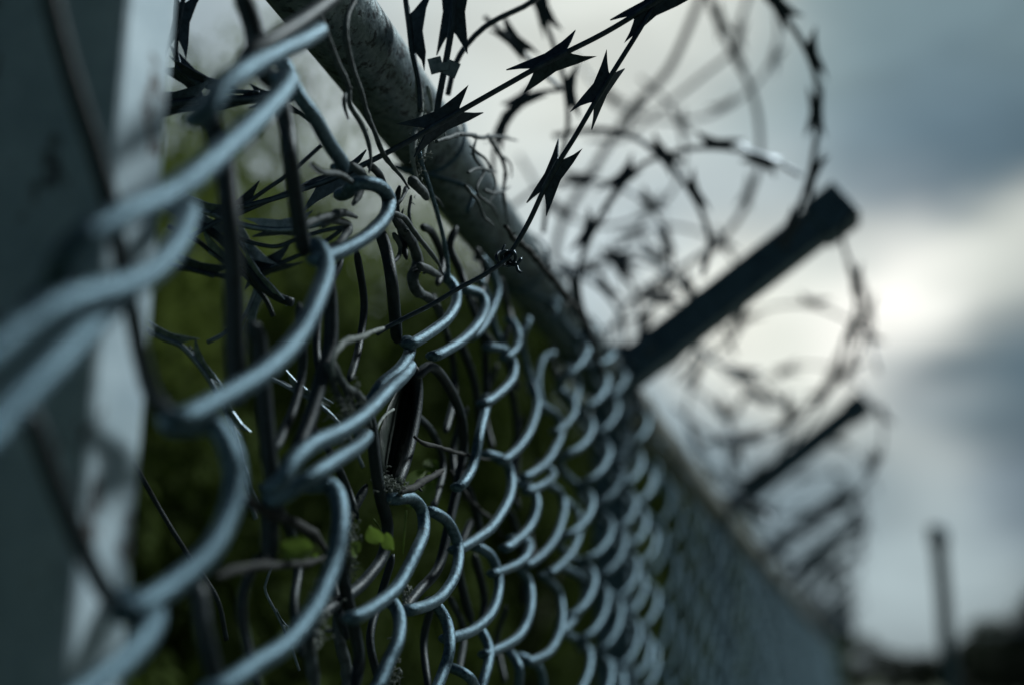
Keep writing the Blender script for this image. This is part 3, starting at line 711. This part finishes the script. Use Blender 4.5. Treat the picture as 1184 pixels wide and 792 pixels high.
w = MB(); w.tube([on(470, 590, FX - .03), on(468, 610, FX - .034), on(466, 640, FX - .03)], .0008, 6); w.build('stem', M['leaf'], sp_)
# dark folded leaf blade in the centre
bl = thing('dead_leaf', 'large dark folded leaf blade hanging inside the centre mesh cell', 'leaf', on(450, 545, FX - .012))
v = []; f = []
Lc = [(470, 425), (462, 445), (448, 470), (438, 500), (438, 530), (446, 556)]; Rc = [(477, 425), (478, 450), (476, 480), (470, 510), (462, 540), (452, 560)]
for i, (a, b) in enumerate(zip(Lc, Rc)):
    for j in range(5):
        t = j / 4; q = (a[0] * (1 - t) + b[0] * t, a[1] * (1 - t) + b[1] * t)
        v.append(on(q[0], q[1], FX - .012 - .012 * math.sin(t * math.pi)) - bl.location)
for i in range(5):
    for j in range(4): f.append((i * 5 + j, i * 5 + j + 1, i * 5 + j + 6, i * 5 + j + 5))
me = bpy.data.meshes.new('blade'); me.from_pydata([tuple(q) for q in v], [], f); me.materials.append(M['blade'])
me.polygons.foreach_set('use_smooth', [True] * len(me.polygons))
o = bpy.data.objects.new('blade', me); col.objects.link(o); o.parent = bl
sd = o.modifiers.new('s', 'SOLIDIFY'); sd.thickness = .0006
w = MB(); w.tube(spline([on(a, b, FX - .010) for a, b in [(454, 474), (444, 482), (436, 496), (433, 506)]], .003), [.0012], 6) if False else None
rim = MB(); rim.tube(spline([on(a, b, FX - .010) for a, b in [(455, 473), (445, 480), (437, 492), (433, 506)]], .003), .0011, 7); rim.build('rim', M['vinel'], bl)

# lichen / dry debris clumps
def clump(label, c, e, rad, n, seed):
    rn = random.Random(seed); p = on(*c, FX + e)
    root = thing('lichen_clump', label, 'lichen', p, 'lichen clumps on the fence')
    w = MB()
    for i in range(n):
        q = p + Vector((rn.gauss(0, rad[0]), rn.gauss(0, rad[0]), rn.gauss(0, rad[1])))
        k = rn.randint(2, 4); P = [q]; d = Vector((rn.gauss(0, 1), rn.gauss(0, 1), rn.gauss(0, 1))).normalized()
        for _ in range(k):
            d = (d + Vector((rn.gauss(0, .6), rn.gauss(0, .6), rn.gauss(0, .6)))).normalized(); P.append(P[-1] + d * rn.uniform(.0008, .0024))
        r = rn.uniform(.0003, .0009); w.tube(P, [r * (1 - .2 * j) for j in range(len(P))], 5)
    w.build('fronds', M['moss'], root)
clump('crumbly lichen clump at the base of the folded leaf', (452, 562), -.004, (.005, .004), 150, 1)
clump('pale lichen strip on the strand left of the ivy leaf', (404, 636), -.012, (.003, .011), 190, 2)
clump('pale lichen tuft hanging below the near strand', (368, 712), -.016, (.003, .010), 150, 3)
clump('tiny lichen tuft beside the hero knuckle', (468, 685), .0, (.002, .005), 60, 4)
clump('lichen scraps on the grey vine joint', (400, 478), -.004, (.006, .012), 120, 5)
clump('lichen scraps on the rail tangle', (486, 170), .006, (.004, .018), 130, 6)
clump('lichen shreds dangling under the lower middle strand', (455, 770), -.006, (.002, .008), 70, 8)

# ------------------------------------------------------------------ ground
def sheet(name, x0, x1, y0, y1, z, mat, n=1, amp=0):
    v = []; f = []
    for i in range(n + 1):
        for j in range(n + 1):
            x = x0 + (x1 - x0) * i / n; y = y0 + (y1 - y0) * j / n
            v.append((x, y, z + amp * noise.noise(Vector((x * .1, y * .1, 0)))))
    for i in range(n):
        for j in range(n):
            a = i * (n + 1) + j; f.append((a, a + n + 1, a + n + 2, a + 1))
    me = bpy.data.meshes.new(name); me.from_pydata(v, [], f); me.materials.append(mat)
    o = bpy.data.objects.new(name, me); col.objects.link(o); o['kind'] = 'structure'
    return o
sheet('ground', -220, 220, -60, 380, 0, M['grass'], 60, .0)
sheet('path', .5, 2.9, -20, 120, .004, M['path'], 8)

# ------------------------------------------------------------------ foliage
def crown_mesh(name, n, size, shape, leaf, mat, seed, lumps=14):
    """leaf-sized faces spread in lumpy clusters through an ellipsoidal volume"""
    rs = np.random.RandomState(seed)
    sx, sy, sz = size
    C = rs.normal(0, 1, (lumps, 3)); C /= np.linalg.norm(C, axis=1)[:, None]
    C *= rs.uniform(.45, .82, (lumps, 1))
    C[:, 2] = np.clip(C[:, 2], -.8, 1)
    rad = rs.uniform(.22, .42, lumps)
    idx = rs.randint(0, lumps, n)
    D = rs.normal(0, 1, (n, 3)); D /= np.linalg.norm(D, axis=1)[:, None]
    P = C[idx] + D * (rad[idx] * rs.uniform(.55, 1.08, n))[:, None]
    P = P * np.array([sx, sy, sz])
    nrm = D + rs.normal(0, .55, (n, 3)); nrm /= np.linalg.norm(nrm, axis=1)[:, None]
    t = np.cross(nrm, rs.normal(0, 1, (n, 3))); t /= np.linalg.norm(t, axis=1)[:, None]
    b = np.cross(nrm, t)
    s = leaf * rs.uniform(.6, 1.3, n)[:, None]
    V = np.stack([P - t * s * .5, P + b * s * .28, P + t * s * .5, P - b * s * .28], 1).reshape(-1, 3)
    me = bpy.data.meshes.new(name)
    me.vertices.add(len(V)); me.vertices.foreach_set('co', V.ravel())
    me.loops.add(4 * n); me.loops.foreach_set('vertex_index', np.arange(4 * n))
    me.polygons.add(n); me.polygons.foreach_set('loop_start', np.arange(0, 4 * n, 4)); me.polygons.foreach_set('loop_total', np.full(n, 4))
    me.update(); me.validate(); me.materials.append(mat)
    return me
CB = [crown_mesh('foliage', 36000, (1, 1, 1), None, .055, M['foliage'], 5 + i, 34) for i in range(3)]
CP = crown_mesh('foliage', 30000, (1, 1, 1), None, .045, M['foliagep'], 15, 40)
def stems_mesh(n, h, spread, r, seed):
    rn = random.Random(seed); w = MB()
    for i in range(n):
        a = rn.uniform(0, 6.28); d = rn.uniform(.2, 1) * spread
        P = [Vector((.05 * math.cos(a), .05 * math.sin(a), -.05)), Vector((d * .3 * math.cos(a), d * .3 * math.sin(a), h * .35)), Vector((d * .8 * math.cos(a), d * .8 * math.sin(a), h * .75)), Vector((d * math.cos(a + .2), d * math.sin(a + .2), h * rn.uniform(.9, 1.05)))]
        S = spline(P, .1); w.tube(S, [r * (1 - .8 * j / len(S)) for j in range(len(S))], 6)
    return w
bush_spots = [(-1.7, 2.3, .75, 1.0, 'dark bush seen low between the near post and the first dark strands'),
              (-1.8, 3.5, .85, 1.16, 'dark bush behind the near mesh below the olive shrubs'),
              (-1.75, 4.9, .9, 1.32, 'dark bush behind the sharply focused mesh'),
              (-1.9, 6.5, 1.0, 1.55, 'dark bush behind the mesh under the first slanted arm'),
              (-1.9, 8.4, 1.1, 1.5, 'dark bush behind the blurring middle mesh'),
              (-2.0, 10.6, 1.2, 1.5, 'dark bush behind the mesh under the second slanted arm'),
              (-2.0, 13.2, 1.4, 1.5, 'dark bush behind the strongly blurred far mesh'),
              (-2.1, 17, 1.8, 1.6, 'most distant dark bush by the end of the mesh'),
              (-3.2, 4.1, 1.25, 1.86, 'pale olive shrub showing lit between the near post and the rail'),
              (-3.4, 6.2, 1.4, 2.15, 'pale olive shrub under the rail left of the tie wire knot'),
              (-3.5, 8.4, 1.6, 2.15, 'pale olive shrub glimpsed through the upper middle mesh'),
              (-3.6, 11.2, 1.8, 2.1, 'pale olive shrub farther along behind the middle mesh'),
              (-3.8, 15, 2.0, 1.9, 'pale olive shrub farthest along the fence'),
              (-1.15, 1.9, .45, .66, 'low bush close behind the bottom left of the mesh'),
              (-1.15, 3.0, .5, .72, 'low bush close behind the lower middle of the mesh')]
for k_ in ('foliage', 'foliagep'): M[k_].node_tree.nodes['Principled BSDF'].inputs['Specular IOR Level'].default_value = .12
for i, (x, y, r, h, lab) in enumerate(bush_spots):
    root = thing('bush', lab, 'bush', (x, y, 0), 'bushes growing behind the fence')
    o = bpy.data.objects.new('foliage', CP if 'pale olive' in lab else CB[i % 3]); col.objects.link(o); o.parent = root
    o.location = (0, 0, h * 1.3); o.scale = (r, r, h * 1.22); o.rotation_euler = (0, 0, i * 1.3)
    st = stems_mesh(9, h * 1.6, r * .7, .022, i); s_ = st.build('stems', M['bark'], None); s_.parent = root

def tree(x, y, h, w_, lab, seed, mesh):
    root = thing('tree', lab, 'tree', (x, y, 0), 'trees along the horizon')
    o = bpy.data.objects.new('crown', mesh); col.objects.link(o); o.parent = root
    o.location = (0, 0, h * .62); o.scale = (w_, w_, h * .42); o.rotation_euler = (0, 0, seed)
    rn = random.Random(seed); t = MB()
    S = spline([Vector((0, 0, -.2)), Vector((.1, 0, h * .3)), Vector((rn.uniform(-.3, .3), .1, h * .75))], .3)
    t.tube(S, [.22 * h / 6 * (1 - .7 * j / len(S)) for j in range(len(S))], 8)
    for k in range(6):
        a = rn.uniform(0, 6.28); z = h * rn.uniform(.3, .6)
        t.tube([Vector((.05, 0, z)), Vector((w_ * .35 * math.cos(a), w_ * .35 * math.sin(a), z + h * .12)), Vector((w_ * .65 * math.cos(a), w_ * .65 * math.sin(a), z + h * .25))], [.08, .05, .02], 6)
    tr = t.build('trunk', M['bark'], None); tr.parent = root
CT = [crown_mesh('crown', 9000, (1, 1, 1), None, .085, M['foliaged'], 31 + i, 16) for i in range(2)]
TL = [(945, 52, 3.1, 'small dark tree just right of where the fence vanishes'), (985, 60, 3.5, 'rounded dark tree at the foot of the fence line'),
      (1025, 66, 3.0, 'low dark tree left of the lone post'), (1062, 58, 2.6, 'lowest dark tree beside the lone post'), (1128, 50, 2.9, 'dark tree right of the lone post'),
      (1165, 40, 3.4, 'taller dark tree near the right edge'), (1222, 26, 3.7, 'large dark tree cut off by the right edge'), (905, 64, 4.2, 'dark tree behind the end of the fence'), (1092, 75, 3.0, 'dark tree directly behind the lone post'),
      (860, 70, 5.2, 'tall dark tree hidden behind the far mesh'), (800, 64, 5.5, 'dark tree deep behind the far mesh wires')]
for i, (a, d, h, lab) in enumerate(TL):
    q = far(a, 778, d)
    tree(q.x, q.y, h, h * .62, lab, i + 1, CT[i % 2])

# grass tufts along the foot of the fence and the verge
rs = np.random.RandomState(4); n = 26000
gx = rs.uniform(-6, .5, n); gy = rs.uniform(-1, 26, n); gh = rs.uniform(.05, .28, n); ga = rs.uniform(0, 6.28, n); gw = rs.uniform(.003, .007, n)
lx = rs.normal(0, .06, n); ly = rs.normal(0, .06, n)
V = np.zeros((n, 3, 3)); V[:, 0] = np.stack([gx - gw * np.cos(ga), gy - gw * np.sin(ga), np.zeros(n)], 1); V[:, 1] = np.stack([gx + gw * np.cos(ga), gy + gw * np.sin(ga), np.zeros(n)], 1); V[:, 2] = np.stack([gx + lx, gy + ly, gh], 1)
me = bpy.data.meshes.new('grass'); me.vertices.add(3 * n); me.vertices.foreach_set('co', V.ravel()); me.loops.add(3 * n); me.loops.foreach_set('vertex_index', np.arange(3 * n)); me.polygons.add(n)
me.polygons.foreach_set('loop_start', np.arange(0, 3 * n, 3)); me.polygons.foreach_set('loop_total', np.full(n, 3)); me.update(); me.materials.append(M['blades'])
go = bpy.data.objects.new('grass', me); col.objects.link(go); tag(go, 'rough grass along the foot of the fence', 'grass', kind='stuff')

# ------------------------------------------------------------------ the lone post at the right and its wires
d0 = 7.0
b_ = far(1103, 830, d0); b_ = Vector((b_.x, b_.y, 0))
lp = thing('fence_post', 'lone blurred leaning post standing apart at the lower right', 'post', b_)
w = MB()
t1 = far(1084, 612, d0); t2 = far(1091, 690, d0); t3 = far(1100, 800, d0)
d_ = (t3 - t2).normalized(); foot = t3 + d_ * 1.9; foot.z = max(foot.z, -.3)
w.tube(spline([Vector((t3.x + .05, t3.y, -.2)), t3, t2, t1], .1), .042, 14)
w.build('shaft', M['arm'], lp)
w = MB(); w.tube([t1 - Vector((0, 0, .09)), t1 + Vector((0, 0, .02))], .054, 14); w.build('cap', M['arm'], lp)
for i, (yy, lab) in enumerate(((690, 'upper sagging wire running right from the lone post'), (735, 'lower sagging wire running right from the lone post'))):
    a = far(1093, yy, d0); b = far(1230, yy - 30, d0 + 1.5); mid = (a + b) / 2 - Vector((0, 0, .06))
    w = MB(); w.tube(spline([a, mid, b], .1), .0018, 6); o = w.build('strand_wire', M['arm']); tag(o, lab, 'wire')
q = far(1230, 640, d0 + 1.5)
ep = thing('fence_post', 'straight post out of frame right that carries the sagging wires', 'post', (q.x, q.y, 0))
w = MB(); w.tube([Vector((q.x, q.y, -.2)), Vector((q.x, q.y, q.z))], .042, 12); w.build('shaft', M['arm'], ep)
w = MB(); w.tube([Vector((q.x, q.y, q.z - .06)), Vector((q.x, q.y, q.z + .02))], .052, 12); w.build('cap', M['arm'], ep)

# ------------------------------------------------------------------ sky
SUN_EL, SUN_AZ = R(46), R(44)       # azimuth from +Y toward +X
wd = bpy.data.worlds.new('World'); scene.world = wd; wd.use_nodes = True
nt = wd.node_tree; N, L = nt.nodes, nt.links
bg = N['Background']; STR = .1; bg.inputs['Strength'].default_value = STR
sky = N.new('ShaderNodeTexSky'); sky.sky_type = 'NISHITA'; sky.sun_disc = False
sky.sun_elevation = SUN_EL; sky.sun_rotation = SUN_AZ
tc = N.new('ShaderNodeTexCoord')
nz = N.new('ShaderNodeTexNoise'); nz.inputs['Scale'].default_value = 3.2; nz.inputs['Detail'].default_value = 5; nz.inputs['Roughness'].default_value = .45
mp = N.new('ShaderNodeMapping'); mp.inputs['Scale'].default_value = (1, 1, 2.2)
L.new(tc.outputs['Generated'], mp.inputs['Vector']); L.new(mp.outputs['Vector'], nz.inputs['Vector'])
# direction warped a little by noise so cloud banks have soft ragged rims
sub = N.new('ShaderNodeVectorMath'); sub.operation = 'SUBTRACT'; sub.inputs[1].default_value = (.5, .5, .5); L.new(nz.outputs['Color'], sub.inputs[0])
sc_ = N.new('ShaderNodeVectorMath'); sc_.operation = 'SCALE'; sc_.inputs['Scale'].default_value = .19; L.new(sub.outputs[0], sc_.inputs[0])
ad = N.new('ShaderNodeVectorMath'); ad.operation = 'ADD'; L.new(tc.outputs['Generated'], ad.inputs[0]); L.new(sc_.outputs[0], ad.inputs[1])
nd = N.new('ShaderNodeVectorMath'); nd.operation = 'NORMALIZE'; L.new(ad.outputs[0], nd.inputs[0])
def rgb(c):
    return tuple(((v / 255) / 12.92 if v / 255 < .04045 else ((v / 255 + .055) / 1.055) ** 2.4) for v in c)
EXPO = 1.0
def cl(c): return tuple(v / STR / 2 ** EXPO for v in rgb(c))
base = N.new('ShaderNodeMix'); base.data_type = 'RGBA'; base.inputs['Factor'].default_value = .97
L.new(sky.outputs['Color'], base.inputs[6]); base.inputs[7].default_value = (*cl((16, 30, 42)), 1)
last = base.outputs[2]
# cloud banks and bright breaks: direction (from the photograph), angular radius in degrees, stretch, colour, weight
banks = [((640, 260), 29, (150, 171, 180), 1.0), ((150, -300), 22, (140, 158, 168), .8), ((200, 40), 14, (160, 178, 186), .9), ((450, 250), 15, (176, 190, 196), .9), ((620, 60), 14, (212, 220, 217), .95), ((740, 20), 10, (226, 230, 222), .8),
         ((760, 300), 9, (188, 202, 207), .75), ((960, 60), 6, (124, 148, 154), .75), ((1150, 10), 9, (124, 148, 156), .85), ((1190, 190), 6.5, (82, 105, 117), .98), ((1060, 165), 5.5, (100, 122, 135), .8), ((1290, 240), 9, (84, 104, 116), .9),
         ((1010, 270), 3.2, (140, 152, 160), .5), ((1190, 310), 3.8, (226, 230, 222), .9), ((1110, 325), 3.4, (222, 227, 219), .8), ((880, 400), 5.8, (246, 248, 238), .98), ((1010, 400), 5, (236, 240, 230), .85), ((1040, 368), 3.8, (255, 255, 248), 1.0),
         ((1160, 420), 4.0, (92, 112, 122), .85), ((1260, 400), 5, (80, 100, 112), .8), ((1090, 440), 2.4, (150, 160, 165), .5), ((1090, 520), 4.2, (186, 196, 196), .7), ((1190, 590), 3.4, (112, 128, 140), .7), ((1060, 670), 6, (172, 188, 192), .85)]
for (p, deg, c, wt) in banks:
    d = ray(*p).normalized()
    dp = N.new('ShaderNodeVectorMath'); dp.operation = 'DISTANCE'; L.new(nd.outputs[0], dp.inputs[0]); dp.inputs[1].default_value = d
    mr = N.new('ShaderNodeMapRange'); mr.interpolation_type = 'SMOOTHERSTEP'
    mr.inputs['From Min'].default_value = 0; mr.inputs['From Max'].default_value = R(deg) * 1.35
    mr.inputs['To Min'].default_value = wt; mr.inputs['To Max'].default_value = 0
    L.new(dp.outputs['Value'], mr.inputs['Value'])
    mx = N.new('ShaderNodeMix'); mx.data_type = 'RGBA'; L.new(mr.outputs['Result'], mx.inputs['Factor']); L.new(last, mx.inputs[6]); mx.inputs[7].default_value = (*cl(c), 1)
    last = mx.outputs[2]
# soft overall mottling
mz = N.new('ShaderNodeMapRange'); mz.inputs['From Min'].default_value = .3; mz.inputs['From Max'].default_value = .7; mz.inputs['To Min'].default_value = .84; mz.inputs['To Max'].default_value = 1.18
nz2 = N.new('ShaderNodeTexNoise'); nz2.inputs['Scale'].default_value = 5.0; nz2.inputs['Detail'].default_value = 6; nz2.inputs['Roughness'].default_value = .55; nz2.inputs['Distortion'].default_value = .4
mp2 = N.new('ShaderNodeMapping'); mp2.inputs['Scale'].default_value = (1, 1, 2.8); mp2.inputs['Rotation'].default_value = (.3, .15, 0)
L.new(tc.outputs['Generated'], mp2.inputs['Vector']); L.new(mp2.outputs['Vector'], nz2.inputs['Vector'])
L.new(nz2.outputs['Fac'], mz.inputs['Value'])
mu = N.new('ShaderNodeVectorMath'); mu.operation = 'SCALE'; L.new(last, mu.inputs[0]); L.new(mz.outputs['Result'], mu.inputs['Scale'])
L.new(mu.outputs[0], bg.inputs['Color'])

sl = bpy.data.lights.new('sun', 'SUN'); so = bpy.data.objects.new('sun', sl); col.objects.link(so)
sl.energy = 1.5; sl.angle = R(12); sl.color = (.88, .98, 1.0)
sd_ = Vector((math.sin(SUN_AZ) * math.cos(SUN_EL), math.cos(SUN_AZ) * math.cos(SUN_EL), math.sin(SUN_EL)))
so.rotation_euler = sd_.to_track_quat('Z', 'Y').to_euler()

vs = scene.view_settings
vs.view_transform = 'Standard'; vs.look = 'None'; vs.gamma = 1; vs.use_curve_mapping = False; vs.exposure = EXPO
scene.render.engine = 'CYCLES'
scene.cycles.max_bounces = 6; scene.cycles.use_denoising = True
